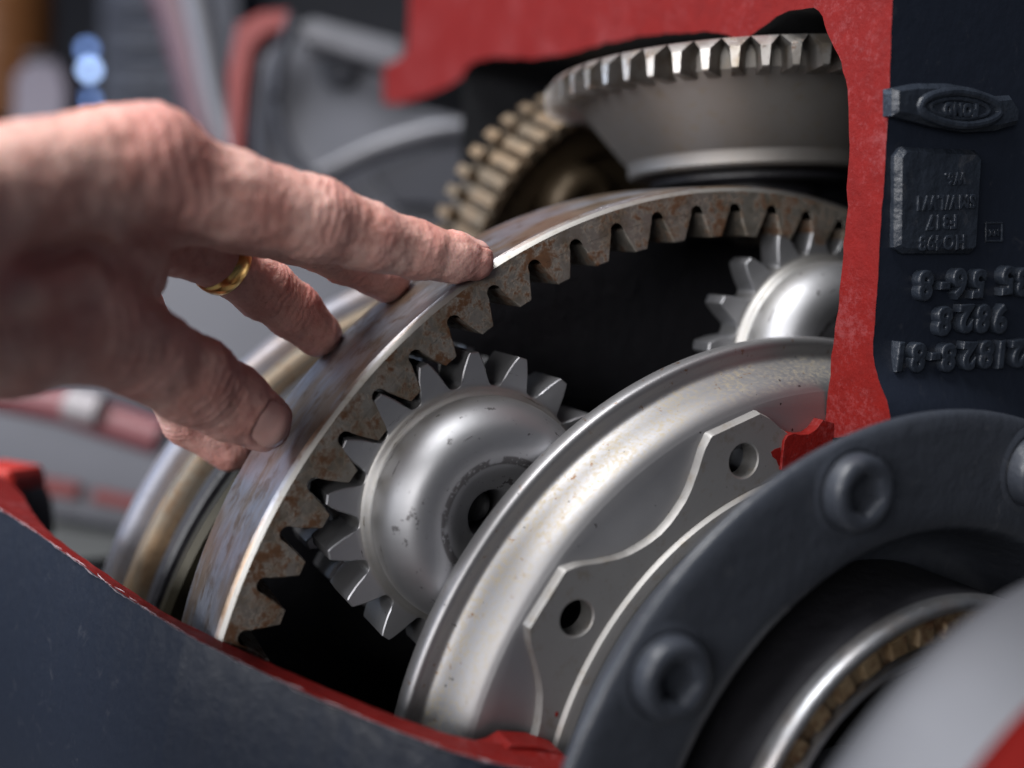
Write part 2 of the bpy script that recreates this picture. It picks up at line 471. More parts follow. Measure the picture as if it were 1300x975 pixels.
rows = [('8', 1166, 360), ('-', 1190, 366), ('6', 1209, 357), ('5', 1233, 358), ('5', 1270, 354), ('8', 1290, 356),
        ('8', 1190, 405), ('2', 1217, 402), ('8', 1239, 402), ('9', 1261, 403),
        ('1', 1134, 450), ('8', 1157, 451), ('-', 1178, 455), ('8', 1195, 451), ('2', 1221, 449), ('8', 1243, 447), ('1', 1262, 447), ('2', 1283, 446), ('7', 1304, 446)]
for i, (ch, x, y) in enumerate(rows):
    cast_char(ch, x, y, 1.50, .36, .075, random.uniform(-.06, .06))
# raised rectangular plate with small type
pc = [(1141, 198), (1150, 186), (1243, 190), (1250, 200), (1243, 316), (1236, 322), (1150, 322), (1140, 314)]
pl = ccw([on_plane(x, y, 8.3) for x, y in pc])
add('maker_plate', make_mesh('maker_plate', *prism(pl, 7.8, 8.3, .22), M_cast), housing)
small = [('HO498', 1196, 307, .78), ('F317', 1195, 281, .78), ('SMV/LW1', 1200, 256, .74), ('W6.', 1212, 226, .62)]
for tx, x, y, sz in small:
    me = text_mesh(tx, sz, .06, .025); me.materials.clear(); me.materials.append(M_cast); me.shade_smooth(); me.set_sharp_from_angle(angle=math.radians(50))
    o_ = np.array(on_plane(x, y, 8.3)); m = frame_on_wall(x, y, x + 30, y - 1); m.translation = Vector((o_[0] * S, o_[1] * S, 8.29 * S))
    add('plate_lettering', me, housing, m @ ROT)
# square stamp
sq = [(1251, 283), (1271, 283), (1271, 306), (1251, 306)]
q = [Vector((*on_plane(x, y, 7.9), 7.93)) for x, y in sq]; q.append(q[0])
vs, fs = merge(*[tube([q[i], q[i + 1]], .05, 8) for i in range(4)])
add('stamp_frame', make_mesh('stamp_frame', vs, fs, M_cast), housing)
me = text_mesh('MX', .36, .05, .02); me.materials.clear(); me.materials.append(M_cast)
add('stamp_mark', me, housing, frame_on_wall(1261, 295, 1290, 294) @ ROT)
# oval foundry badge on a raised bar
bar = [(1131, 112), (1160, 106), (1200, 106), (1235, 112), (1262, 122), (1280, 121), (1291, 138), (1289, 158), (1262, 166), (1222, 168), (1180, 160), (1150, 152), (1131, 147)]
pl = ccw([on_plane(x, y, 8.2) for x, y in bar])
add('badge_bar', make_mesh('badge_bar', *prism(pl, 7.8, 8.45, .22), M_cast), housing)
def oval(cx_, cy_, rx, ry, rad, z):
    pts = []
    for k in range(49):
        t = 2 * math.pi * k / 48; sx = math.copysign(abs(math.cos(t)) ** 1.15, math.cos(t))
        pts.append(Vector((*on_plane(cx_ + rx * sx, cy_ + ry * math.sin(t) + .06 * rx * math.cos(t), z), z)))
    return tube(pts, rad, 10)
vs, fs = merge(oval(1218, 138, 50, 21, .18, 8.45), oval(1218, 138, 37, 12.5, .10, 8.45))
add('badge_oval', make_mesh('badge_oval', vs, fs, M_cast), housing)
me = text_mesh('FOND', .62, .09, .05); me.materials.clear(); me.materials.append(M_cast)
o_ = on_plane(1218, 139, 8.45); m = frame_on_wall(1218, 139, 1248, 141); m.translation = Vector((o_[0] * S, o_[1] * S, 8.45 * S))
add('badge_lettering', me, housing, m @ ROT)

# ================================================================== RING GEAR
ring = thing('ring_gear', 'large steel ring gear with rust spotted inward teeth touched by the fingers', 'ring gear', MG)
M_rface = m_rusty_steel('rust_spotted_steel', ring, base=(.35, .325, .29), amount=1.2)
M_rout = m_ground_steel('ground_steel_rim', ring, base=(.46, .46, .50), tan=.8)
NTOOTH = 72; PIT = 2 * math.pi / NTOOTH; RO = 25.25; RT = 23.06; RR = 24.46; RB = 24.10; WID = 6.1
ph0 = -(-1.258)                                    # local angle of a tooth centre
def ring_inner(a):                                 # a = angle from tooth centre, |a| <= PIT/2
    s = abs(a) * 24.2; hw = .73; end = PIT / 2 * 24.2
    if s <= hw: return RB
    t = (s - hw) / (end - hw)
    return RB + (RR - RB) * math.sqrt(max(0, 1 - (1 - t) ** 2))
ss = []
for f_ in (0, .3, .68, .73, .745, .77, .82, .90, 1.0553): ss.append(f_ / 24.2)
samp = sorted(set([-x for x in ss[:-1]] + ss))
vs = []; nrow = 8; na = 0
for k in range(NTOOTH):
    for a in samp:
        th = ph0 + k * PIT + a; c, s = math.cos(th), math.sin(th); ri = ring_inner(a)
        rows_ = [(ri, -WID), (RO - .1, -WID), (RO, -WID + .1), (RO, -.34), (RO - .10, -.16), (RO - .26, 0), (ri + .03, 0), (ri, -(.0 if abs(a) * 24.2 <= .731 else .03))]
        vs += [(r * c, r * s, z) for r, z in rows_]; na += 1
fs = grid_faces(na, nrow, True, flip=False)
mi = []
for i in range(na):
    for j in range(nrow - 1): mi.append(1 if j in (1, 2, 3, 4) else 0)
M_edge = m_satin('bright_worn_edge', ring, base=(.42, .41, .39), dirt=.6, rough=.45)
for i in range(na): mi[i * (nrow - 1) + 3] = 1; mi[i * (nrow - 1) + 4] = 2
# inner back faces
add('rim', make_mesh('rim', vs, fs, [M_rface, M_rout, M_edge], mi, sharp=28), ring)
hw = [(.73, RB - .0), (.655, 23.85), (.56, 23.6), (.45, 23.35), (.335, 23.08), (.28, RT - .06)]
right = [(r, -w_) for w_, r in hw]; left = [(r, w_) for w_, r in hw[::-1]]
def arcfix(p): return [(math.sqrt(max(r * r - y * y, 0)), y) for r, y in p]
tp = arcfix(left + right)
tp = ccw(tp)
bi = [i for i, p in enumerate(tp) if math.hypot(*p) > RB - .03]
toothm = make_mesh('ring_tooth', *prism(tp, -WID, 0, .045, open_edges=bi), M_rface, sharp=25)
for k in range(NTOOTH):
    add('tooth', toothm, ring, rotz(ph0 + k * PIT))

# ================================================================== PLANET GEARS
def planet(cu, cv, label, phase, ref=None):
    wd = 1.2 if ref else 2.4
    m = MG @ loc(cu, -cv, 0)
    g = thing('planet_gear', label, 'planet gear', m, 'planet gears inside the ring gear')
    M = m_planet('satin_planet_steel', g)
    pit = 2 * math.pi / 18
    rt, rb, rr = 6.45, 5.28, 5.08
    ss = [x / 5.2 for x in (0, .3, .60, .63, .68, .74, .82, .9076)]
    samp = sorted(set([-x for x in ss[:-1]] + ss))
    dome = smooth_prof([(5.04, .01), (4.96, .07), (4.86, .22), (4.74, .34), (4.70, .46), (4.72, .62), (4.72, 1.0), (4.58, 1.6), (4.25, 2.1), (3.8, 2.48), (3.2, 2.58), (2.65, 2.46), (2.1, 2.18), (1.7, 1.90), (1.42, 1.74), (1.22, 1.66), (1.06, 1.50), (1.00, .9), (.98, -1.1)], 2)
    vs = []; na = 0
    for k in range(18):
        for a in samp:
            th = k * pit + a; c, s = math.cos(th), math.sin(th)
            q = abs(a) * 5.2
            ri = rb if q <= .60 else rb - (rb - rr) * math.sqrt(max(0, 1 - (1 - (q - .60) / (.9076 - .60)) ** 2))
            for r, z in [(2.0, -wd), (ri, -wd), (ri, -.02), (ri - .02, 0)] + dome: vs.append((r * c, r * s, z))
            na += 1
    body = add('gear_body', make_mesh('gear_body', vs, grid_faces(na, 4 + len(dome), True, flip=True), M, sharp=38), g, rotz(phase))
    hw = [(.60, rb), (.56, 5.48), (.505, 5.7), (.435, 5.92), (.35, 6.14), (.27, 6.33), (.19, rt)]
    tp = ccw(arcfix([(r, w_) for w_, r in hw] + [(r, -w_) for w_, r in hw[::-1]]))
    bi = [i for i, p in enumerate(tp) if math.hypot(*p) < rb + .02]
    tm = make_mesh('planet_tooth', *prism(tp, -wd, 0, .05, open_edges=bi), M, sharp=25)
    for k in range(18): add('tooth', tm, g, rotz(phase + k * pit))
    # pin inside the bore
    pin = smooth_prof([(0.001, -.1), (.55, -.1), (.7, -.2), (.72, -.5), (.74, -2)], 1)
    add('bearing_pin', make_mesh('bearing_pin', *lathe(pin, 40), M_dark), g)
    # rear pinion of the stepped planet
    if ref: return g
    r2 = []
    for k in range(20):
        for a, r in ((-.5, 4.9), (-.28, 5.0), (-.2, 5.9), (-.1, 6.35), (.1, 6.35), (.2, 5.9), (.28, 5.0)):
            t = (k + a) * 2 * math.pi / 20; r2.append((r * math.cos(t), r * math.sin(t)))
    add('rear_pinion', make_mesh('rear_pinion', *prism(ccw(r2), -7.0, -4.6, .05), M, sharp=25), g, rotz(.1))
    return g
M_dark = m_paint('oily_black_steel', None, base=(.016, .016, .020), rough=.45, cast=.3, dust=.1)
planet(11.02, -13.93, 'silver planet gear with a domed hub meshing with the ring gear in front', math.radians(4.5))
ang = math.radians(12.0)
planet(17.76 * math.cos(ang), 17.76 * math.sin(ang), 'shadowed silver planet gear behind the red upright, right of the sharp one', 0.1, True)

# black disc added behind the planets so the space there stays dark
car = thing('dark_carrier_backing', 'black carrier drum added behind the planet gears to keep the space dark', 'carrier drum', MG)
vs, fs = lathe([(0.5, -7.4), (15, -7.4), (23.6, -6.7), (24.1, -6.9), (24.2, -9.0), (23.0, -12)], 96)
add('drum', make_mesh('drum', vs, fs, M_dark), car)
for k in range(6):
    t = math.radians(22 + 60 * k)
    add('drum_bolt', make_mesh('drum_bolt', *prism([(.9 * math.cos(x), .9 * math.sin(x)) for x in [i * math.pi / 3 for i in range(6)]], -7.4, -6.7, .08), M_dark), car, loc(9 * math.cos(t), 9 * math.sin(t)))

# rear clutch drum seen left of the ring gear
dr = thing('clutch_drum', 'blurred stepped steel drum with tan and bright rims behind the ring gear', 'drum', MG @ loc(5.0 * math.cos(math.radians(110)), 5.0 * math.sin(math.radians(110)), 0))
M_tan = m_ground_steel('tan_turned_steel', dr, base=(.26, .225, .18), tan=.8, rough=.46)
M_br = m_ground_steel('bright_turned_steel', dr, base=(.30, .30, .34), tan=.3, rough=.42)
M_ol = m_plain('olive_oiled_steel', (.028, .024, .014), rough=.5, metal=.5, ref=dr)
add('front_collar', make_mesh('front_collar', *lathe([(18.4, -8.0), (21.2, -8.0), (21.5, -8.3), (21.5, -9.0), (19, -9.2)], 160), M_ol), dr)
add('dark_groove', make_mesh('dark_groove', *lathe([(18.80, -8.2), (18.80, -9.4), (21.60, -9.6), (21.80, -9.8), (21.80, -10.8), (19.40, -11)], 160), M_dark), dr)
add('bright_rim', make_mesh('bright_rim', *lathe(smooth_prof([(21.00, -11.2), (22.40, -11.3), (22.70, -11.6), (22.70, -12.6), (22.10, -13.0), (22.00, -13.6)], 1), 160), M_tan), dr)
add('tan_rim', make_mesh('tan_rim', *lathe(smooth_prof([(22.00, -13.6), (23.00, -13.8), (23.30, -14.2), (23.30, -15.6), (22.80, -16), (22.80, -17), (20.40, -17.4)], 1), 160), M_br), dr)

# ================================================================== CARRIER DISH
dish = thing('carrier_dish', 'silver pressed dish with rolled rim and scalloped bolt plate behind the grey flange', 'steel dish', MG)
M_dish = m_dish('satin_pressed_steel', dish)
M_plate = m_satin('machined_plate_steel', dish, base=(.38, .372, .365), dirt=.55, rough=.52)
HOLES = [math.radians(20.35 + 36.3 * k) for k in range(-1, 8)]
HOLES = [math.radians(20.35) + math.radians(36.0) * k for k in range(10)]
HOLES[1] = math.radians(56.7)
def lobe_r(a):
    d = min(abs((a - h + math.pi) % (2 * math.pi) - math.pi) for h in HOLES); d = math.degrees(d)
    if d <= 4.4: return 16.52 * math.cos(math.radians(0)) / math.cos(math.radians(d)) * .995 
    return float(np.interp(d, [4.4, 6.0, 8.0, 10.3, 12, 14, 16, 18.2], [16.46, 16.12, 15.52, 14.98, 14.70, 14.50, 14.36, 14.3]))
dp = smooth_prof([(17.9, 2.4), (18.5, 2.5), (18.68, 2.9), (18.68, 3.35), (18.6, 3.56), (18.42, 3.62), (18.15, 3.55), (17.9, 3.52), (17.72, 3.62), (17.55, 4.0), (17.42, 4.5), (17.2, 5.02), (16.9, 5.36), (16.6, 5.52)], 2)
NA = 1080; vs = []
for i in range(NA):
    a = 2 * math.pi * i / NA; c, s = math.cos(a), math.sin(a); rl = lobe_r(a) - .12
    pr = dp + [(16.55 + (rl - 16.55) * t, 5.54 + .06 * t) for t in (.25, .5, .75, 1)]
    vs += [(r * c, r * s, z) for r, z in pr]
add('dish_rim', make_mesh('dish_rim', vs, grid_faces(NA, len(dp) + 4, True, flip=True), M_dish, sharp=40), dish)
# bolt plate with holes: outline + inner circle + holes, tessellated
outer = []
for i in range(720):
    a = 2 * math.pi * i / 720; outer.append(a)
for h in HOLES: outer += [h - math.radians(4.4), h + math.radians(4.4)]
outer = sorted(outer)
def plate():
    T = 5.97; CH = .10
    O0 = [(lobe_r(a) * math.cos(a), lobe_r(a) * math.sin(a)) for a in outer]
    OI = [((lobe_r(a) - CH) * math.cos(a), (lobe_r(a) - CH) * math.sin(a)) for a in outer]
    vs, fs = [], []
    n = len(outer)
    vs += [(x, y, 5.3) for x, y in O0] + [(x, y, T - .22) for x, y in O0] + [(x, y, T) for x, y in OI]
    for i in range(n):
        j = (i + 1) % n
        fs += [(i, j, n + j, n + i), (n + i, n + j, 2 * n + j, 2 * n + i)]
    loops = [[Vector((x, y, 0)) for x, y in OI]]
    ri = 13.5; inn = [(ri * math.cos(2 * math.pi * i / 360), ri * math.sin(2 * math.pi * i / 360)) for i in range(360)]
    base_in = len(vs); vs += [(x, y, T) for x, y in inn]
    loops.append([Vector((x, y, 0)) for x, y in inn[::-1]])
    idx = list(range(2 * n, 3 * n)) + [base_in + i for i in range(360)][::-1]
    for h in HOLES:
        cx_, cy_ = 14.8 * math.cos(h), 14.8 * math.sin(h); m_ = 36
        b0 = len(vs)
        for zz, rr_ in ((T, .76), (T - .05, .70), (T - .9, .70)):
            vs += [(cx_ + rr_ * math.cos(2 * math.pi * i / m_), cy_ + rr_ * math.sin(2 * math.pi * i / m_), zz) for i in range(m_)]
        for r_ in range(2):
            for i in range(m_):
                j = (i + 1) % m_; fs.append((b0 + r_ * m_ + i, b0 + r_ * m_ + j, b0 + (r_ + 1) * m_ + j, b0 + (r_ + 1) * m_ + i))
        loops.append([Vector(vs[b0 + i]) * 1.0 for i in range(m_)][::-1])
        for v_ in loops[-1]: v_.z = 0
        idx += [b0 + i for i in range(m_)][::-1]
    for t in tessellate_polygon(loops):
        a, b, c = [Vector(vs[idx[k]]).xy for k in t]
        t = t if (b - a).cross(c - a) > 0 else t[::-1]
        fs.append(tuple(idx[k] for k in t))
    return vs, fs
add('bolt_plate', make_mesh('bolt_plate', *plate(), M_plate, sharp=30), dish)
vs, fs = lathe([(13.5, 5.90), (13.48, 5.97), (13.36, 6.16), (13.18, 6.2), (10, 6.2), (8, 6.2)], 240)
add('plate_step', make_mesh('plate_step', vs, fs, M_plate, sharp=30), dish)
M_red2 = m_red('red_overspray', dish, worn=0)
sp_ = [on_plane(x, y, 5.985) for x, y in [(979, 574), (984, 570), (991, 568), (992, 594), (988, 590), (986, 584), (981, 580)]]
add('paint_splash', make_mesh('paint_splash', *prism(ccw(sp_), 5.96, 5.985, .005), M_red2), dish)
for (px_, py_, r_) in ((707, 907, .07), (712, 946, .06), (711, 958, .09), (716, 952, .05)):
    q = on_plane(px_, py_, 5.985)
    add('paint_drop', make_mesh('paint_drop', *prism([(q[0] + r_ * 1.5 * math.cos(t), q[1] + r_ * math.sin(t)) for t in [k * math.pi / 6 for k in range(12)]], 5.96, 5.99, .01), M_red2), dish)

# ================================================================== GREY COVER FLANGE
fl = thing('cover_flange', 'smooth blue grey painted cover flange with cap screws in the right foreground', 'flange', MG)
M_fl = m_paint('flange_paint', fl, base=(.036, .041, .053), rough=.33, cast=.3, dust=.3)
fp = smooth_prof([(12.9, 6.25), (13.25, 6.9), (13.35, 7.6), (14.2, 9.0), (15.0, 9.9), (15.9, 10.6), (16.55, 11.05), (16.8, 11.45), (16.7, 11.72), (16.3, 11.84), (15.8, 11.86), (14, 11.86), (12.9, 11.88), (12.4, 11.75), (12.1, 11.4), (11.9, 10.5), (11.6, 8.8), (11.2, 7.9), (10.4, 7.6), (9.6, 7.6)], 2)
add('flange_body', make_mesh('flange_body', *lathe(fp, 240), M_fl, sharp=0), fl)
def hexs(r, n=6, rot=0): return [(r * math.cos(rot + 2 * math.pi * k / n), r * math.sin(rot + 2 * math.pi * k / n)) for k in range(n)]
def bolt_mesh():
    prof = smooth_prof([(1.80, .0), (1.66, .05), (1.48, .10), (1.40, .0), (1.38, .10), (1.36, .48), (1.30, .66), (1.14, .76), (.92, .76), (.82, .72)], 2)
    vs, fs = lathe(prof, 48)
    # hexagon socket: circle to hexagon and down
    n = 48; b = len(vs)
    def hx(a, r):
        k = (a % (math.pi / 3)) - math.pi / 6; return r * math.cos(math.pi / 6) / math.cos(k)
    for z, r in ((.69, .80), (.65, .77), (-.30, .77), (-.32, .02)):
        for i in range(n):
            a = 2 * math.pi * i / n; q = hx(a, r); vs.append((q * math.cos(a), q * math.sin(a), z))
    last = len(prof) - 1
    for i in range(n):
        j = (i + 1) % n
        fs.append((i * len(prof) + last, j * len(prof) + last, b + j, b + i)[::1])
        for k in range(3): fs.append((b + k * n + i, b + k * n + j, b + (k + 1) * n + j, b + (k + 1) * n + i))
    return make_mesh('cap_screw', vs, fs, M_fl, sharp=45)
bm_ = bolt_mesh()
for k, deg in enumerate([56.2, 20.3, -15.5, -51.5, -87.5, -123.5, -159.5, 164.5, 128.5, 92.3]):
    t = math.radians(deg); m = loc(14.95 * math.cos(t), 14.95 * math.sin(t), 11.84)
    add('cap_screw', bm_, fl, m @ Matrix.Rotation(.3 + k, 4, 'Z'))
# seal ring and rusty bearing
seal = thing('bearing_race', 'steel bearing ring with a rusty inner band inside the black recess', 'bearing', MG)
M_seal = m_ground_steel('race_steel', seal, base=(.42, .43, .46), tan=.2, rough=.25)
M_rust = m_rusty_steel('rusty_bearing_steel', seal, base=(.34, .25, .15), amount=1.3, metal=.4, rough=.5)
add('outer_race', make_mesh('outer_race', *lathe(smooth_prof([(9.9, 12.1), (9.93, 12.5), (9.82, 12.78), (9.6, 12.85), (9.4, 12.7), (9.35, 12.3)], 1), 200), M_seal), seal)
add('race_housing', make_mesh('race_housing', *lathe([(9.3, 12.3), (9.86, 12.15), (9.9, 7.7)], 200), M_dark), seal)
add('rusty_band', make_mesh('rusty_band', *lathe([(9.36, 12.3), (9.2, 12.35), (8.0, 12.0), (7.9, 11.8)], 200), M_rust), seal)
add('inner_race', make_mesh('inner_race', *lathe(smooth_prof([(7.95, 11.6), (7.9, 12.2), (7.7, 12.3), (7.4, 12.1), (7.2, 9)], 1), 200), M_seal), seal)
for k in range(40):
    t = k * 2 * math.pi / 40
    vs, fs = box(8.3, 9.0, -.40, .40, 12.0, 12.4, .06)
    if k == 0: rm = make_mesh('roller', vs, fs, M_rust, sharp=25)
    add('roller', rm, seal, rotz(t))
# pale hub end close to the lens
hub = thing('axle_hub', 'large out of focus pale metal axle hub in the bottom right corner', 'axle hub', MG @ loc(2.4 * math.cos(math.radians(75)), 2.4 * math.sin(math.radians(75)), 0))
M_hub = m_satin('pale_hub_steel', hub, base=(.165, .17, .19), dirt=.03, rough=.6)
hp = smooth_prof([(2.5, 9.5), (2.7, 17.0), (9.0, 18.2), (12.4, 18.6), (13.0, 19.2), (12.9, 20.4), (12.45, 21.95)], 2)
add('hub_shell', make_mesh('hub_shell', *lathe(hp, 200), M_hub, sharp=0), hub)
add('hub_cap', make_mesh('hub_cap', *lathe(smooth_prof([(12.45, 21.95), (12.2, 22.1), (11.4, 22.8), (10.6, 23.1), (5, 23.4), (.01, 23.5)], 2), 96), m_red('red_cap_paint', hub, worn=0), sharp=0), hub)

# ================================================================== TOP BEVEL GEAR
bev = thing('bevel_gear', 'grey conical gear with chunky worn teeth hanging in the housing above the ring gear', 'bevel gear', frame_matrix((12.9, 16.25, 55.0), (0.012, -math.cos(.10), math.sin(.10))))
M_bev = m_satin('dull_gear_steel', bev, base=(.30, .285, .27), dirt=.6, rough=.52)
M_bevt = m_rusty_steel('worn_tooth_steel', bev, base=(.40, .385, .37), amount=.45, metal=.8, rough=.36)
BR = 11.15; NB = 54
add('cone_body', make_mesh('cone_body', *lathe([(0.5, 0), (9.5, 0), (9.6, .05), (9.5, 1.1), (9.2, 1.4), (6.9, 4.15), (6.7, 4.3), (6.62, 4.5), (6.62, 4.95), (6.45, 5.1), (3, 5.1)], 160), M_bev, sharp=25), bev)
def bevel_tooth():
    # sections from the big end (z 0) down to the small end: (z, root r, tip r, root half width, tip half width)
    sec = [(0.0, 9.0, 10.62, .62, .61), (.08, 9.0, 10.76, .58, .55), (.50, 9.0, BR, .40, .22), (1.36, 8.9, BR - .03, .34, .15), (1.42, 8.9, BR - .10, .33, .12)]
    vs, fs = [], []
    for z, r0, r1, w0, w1 in sec:
        wm = w0 * .55 + w1 * .45; rm = r0 * .45 + r1 * .55
        vs += [(r0, -w0, z), (rm, -wm, z), (r1, -w1, z), (r1, w1, z), (rm, wm, z), (r0, w0, z)]
    for i in range(len(sec) - 1):
        for k in range(6):
            k2 = (k + 1) % 6; fs.append((i * 6 + k, i * 6 + k2, (i + 1) * 6 + k2, (i + 1) * 6 + k))
    fs.append(tuple(range(6))[::-1]); fs.append(tuple(24 + k for k in range(6)))
    return [(x, y, z - .012) for x, y, z in vs], fs
bt = make_mesh('bevel_tooth', *bevel_tooth(), M_bevt, sharp=25)
for k in range(NB): add('tooth', bt, bev, rotz(2 * math.pi * (k + .5) / NB))
add('thrust_washer', make_mesh('thrust_washer', *lathe(smooth_prof([(3, 5.1), (5.2, 5.15), (5.4, 5.25), (5.4, 5.6), (4.9, 5.7), (2, 5.8)], 1), 96), M_dark), bev)
add('shaft', make_mesh('shaft', *lathe([(3.6, 5.7), (3.6, 6.6), (.1, 6.7)], 64), M_dark), bev)

# ================================================================== TAN GEAR PAIR BEHIND
A2 = np.array([.6, -.4575, -.75]); A2 /= np.linalg.norm(A2); kz = 60 / 58.0
pair = thing('double_gear', 'blurred tan double toothed gear seen between the index fingertip and the conical gear', 'gear', frame_matrix(np.array([5.1, 8.02, 65.23]) * kz, A2))
M_tt = m_ground_steel('tan_gear_steel', pair, base=(.19, .155, .115), tan=.4, rough=.5)
M_td = m_plain('oily_brown_steel', (.085, .062, .038), rough=.45, metal=.5, ref=pair)
R2 = 10.2 * kz; PA = math.radians(6.67)
add('gear_body', make_mesh('gear_body', *lathe([(2.5, -.2), (7.0, -.2), (7.3, .5), (9.0, .5), (R2 - .75, .6), (R2 - .7, .5), (R2 - .7, -1.5), (R2 - 1.4, -1.9), (R2 - 1.5, -3.0), (R2 - 1.6, -4.4), (5, -4.5)], 140), M_td), pair)
t1 = make_mesh('wide_tooth', *prism([(R2 - .75, -.50), (R2 - .05, -.38), (R2, -.34), (R2, .34), (R2 - .05, .38), (R2 - .75, .50)], -1.25, 1.2, .07), M_tt, sharp=25)
for k in range(54): add('tooth', t1, pair, rotz(k * PA))
t2 = make_mesh('narrow_tooth', *prism([(8.8 * kz, -.40), (9.7 * kz, -.32), (9.7 * kz, .32), (8.8 * kz, .40)], -4.1, -3.0, .06), M_tt, sharp=25)
for k in range(44): add('narrow_tooth', t2, pair, rotz(k * 2 * math.pi / 44 + .05))
add('hub_knob', make_mesh('hub_knob', *lathe(smooth_prof([(2.5, -.2), (2.4, 1.6), (2.1, 2.0), (1.4, 2.1), (1.3, 1.5), (.01, 1.5)], 1), 48), M_td), pair, loc(3.6, 3.6, 0))

# ================================================================== HAND
def pz(px, py, z): return ray(px, py, z)
def cone(p, a, b, ra, rb):
    ba = b - a; L = float(ba @ ba)
    pa = p - a
    h = np.clip((pa @ ba) / L, 0, 1).astype(np.float32)
    return np.sqrt(((pa - h[..., None] * ba) ** 2).sum(-1)) - (ra + (rb - ra) * h)
def smin(a, b, k):
    h = np.clip(.5 + .5 * (b - a) / k, 0, 1)
    return b * (1 - h) + a * h - k * h * (1 - h)
PALM = [  # (p0, r0, p1, r1, k)
    ((-470, 335, 22.2), 2.9, (-160, 330, 27.0), 2.75, .8), ((-450, 360, 23.2), 2.8, (-160, 385, 30.0), 2.6, 1.2),
    ((-160, 268, 26.3), 1.9, (140, 214, 31.8), 1.72, 1.2), ((140, 214, 31.8), 1.72, (196, 192, 32.4), 1.50, .7),
    ((-160, 300, 28.5), 2.0, (192, 246, 35.6), 1.72, 1.2), ((-160, 335, 30.5), 2.0, (176, 298, 38.0), 1.55, 1.2),
    ((-160, 375, 32.0), 2.0, (140, 352, 40.0), 1.5, 1.2),
    ((-130, 412, 27.5), 2.1, (0, 418, 30.4), 1.98, 1.0), ((0, 418, 30.4), 1.98, (112, 410, 33.2), 1.86, .8),
    ((30, 345, 31.5), 1.5, (165, 318, 34.6), 1.25, .9), ((100, 365, 33.0), 1.4, (178, 350, 36.4), .95, .8),
    ((-60, 232, 27.0), .42, (178, 168, 31.6), .50, .55),       # index tendon
    ((-100, 200, 29.0), .45, (150, 168, 34.8), .5, .6),        # middle tendon
    ((20, 300, 28.9), .22, (110, 262, 30.3), .20, .45), ((-60, 330, 27.2), .24, (20, 300, 28.9), .22, .45),  # veins
    ((110, 262, 30.3), .20, (150, 300, 31.9), .18, .45),
    ((40, 372, 29.0), .35, (112, 352, 31.4), .40, .7), ((-90, 392, 26.6), .38, (40, 372, 29.0), .35, .7),   # thumb tendon
]
FING = {
 'index': [((190, 212, 32.6), 1.62, (300, 251, 34.7), 1.50, .5), ((300, 251, 34.7), 1.50, (398, 278, 36.6), 1.47, .4),
           ((398, 278, 36.6), 1.47, (466, 300, 38.1), 1.27, .4), ((466, 300, 38.1), 1.27, (530, 318, 39.6), 1.10, .3),
           ((530, 318, 39.6), 1.10, (575, 327, 40.5), .97, .3), ((575, 327, 40.5), .97, (602, 331, 41.0), .80, .3)],
 'middle': [((214, 250, 35.8), 1.55, (380, 292, 40.5), 1.36, .5), ((380, 292, 40.5), 1.36, (440, 325, 43.2), 1.18, .3),
            ((440, 325, 43.2), 1.18, (492, 355, 44.4), .98, .3)],
 'ring': [((200, 290, 38.0), 1.45, (284, 334, 40.8), 1.19, .5), ((284, 334, 40.8), 1.19, (332, 364, 42.5), 1.26, .3),
          ((332, 364, 42.5), 1.26, (372, 394, 43.6), 1.18, .3), ((372, 394, 43.6), 1.18, (404, 424, 44.5), 1.02, .3)],
 'pinky': [((150, 352, 40.0), 1.3, (192, 438, 43.0), 1.15, .5), ((192, 438, 43.0), 1.15, (238, 535, 44.9), 1.03, .3),
           ((238, 535, 44.9), 1.03, (292, 571, 45.6), .98, .3)],
 'thumb': [((112, 410, 33.2), 1.86, (185, 449, 35.3), 1.56, .6), ((185, 449, 35.3), 1.56, (243, 482, 37.2), 1.60, .4),
           ((243, 482, 37.2), 1.60, (292, 510, 38.6), 1.44, .4), ((292, 510, 38.6), 1.44, (330, 534, 39.55), 1.18, .3)],
}
def P3(t): return np.array(pz(*t), dtype=np.float32)
GH = .075
lo = np.array([-24.0, -8.5, 18.0], dtype=np.float32); hi = np.array([.2, 11.5, 47.5], dtype=np.float32)
lo[0] = -24.5
dims = ((hi - lo) / GH).astype(int)
gx = [lo[i] + GH * np.arange(dims[i], dtype=np.float32) for i in range(3)]
def stamp(arr, prim, mode_k):
    (p0, r0, p1, r1, k) = prim; a, b = P3(p0), P3(p1); m = max(r0, r1) + 1.3
    sl = []
    for i in range(3):
        l_ = max(0, int((min(a[i], b[i]) - m - lo[i]) / GH)); h_ = min(dims[i], int((max(a[i], b[i]) + m - lo[i]) / GH) + 1)
        if h_ <= l_: return
        sl.append(slice(l_, h_))
    X, Y, Z = np.meshgrid(gx[0][sl[0]], gx[1][sl[1]], gx[2][sl[2]], indexing='ij')
    d = cone(np.stack([X, Y, Z], -1), a, b, r0, r1)
    sub = arr[sl[0], sl[1], sl[2]]
    arr[sl[0], sl[1], sl[2]] = smin(sub, d, k)
BIG = 5.0
palm = np.full(dims, BIG, np.float32)
for pr in PALM: stamp(palm, pr, 0)
allf = np.full(dims, BIG, np.float32)
for nm, prs in FING.items():
    fa = np.full(dims, BIG, np.float32)
    for pr in prs: stamp(fa, pr, 0)
    np.minimum(allf, fa, out=allf) if nm == 'index' else allf.__setitem__(slice(None), smin(allf, fa, .12))
sdf = smin(palm, allf, .75)
del palm, allf, fa
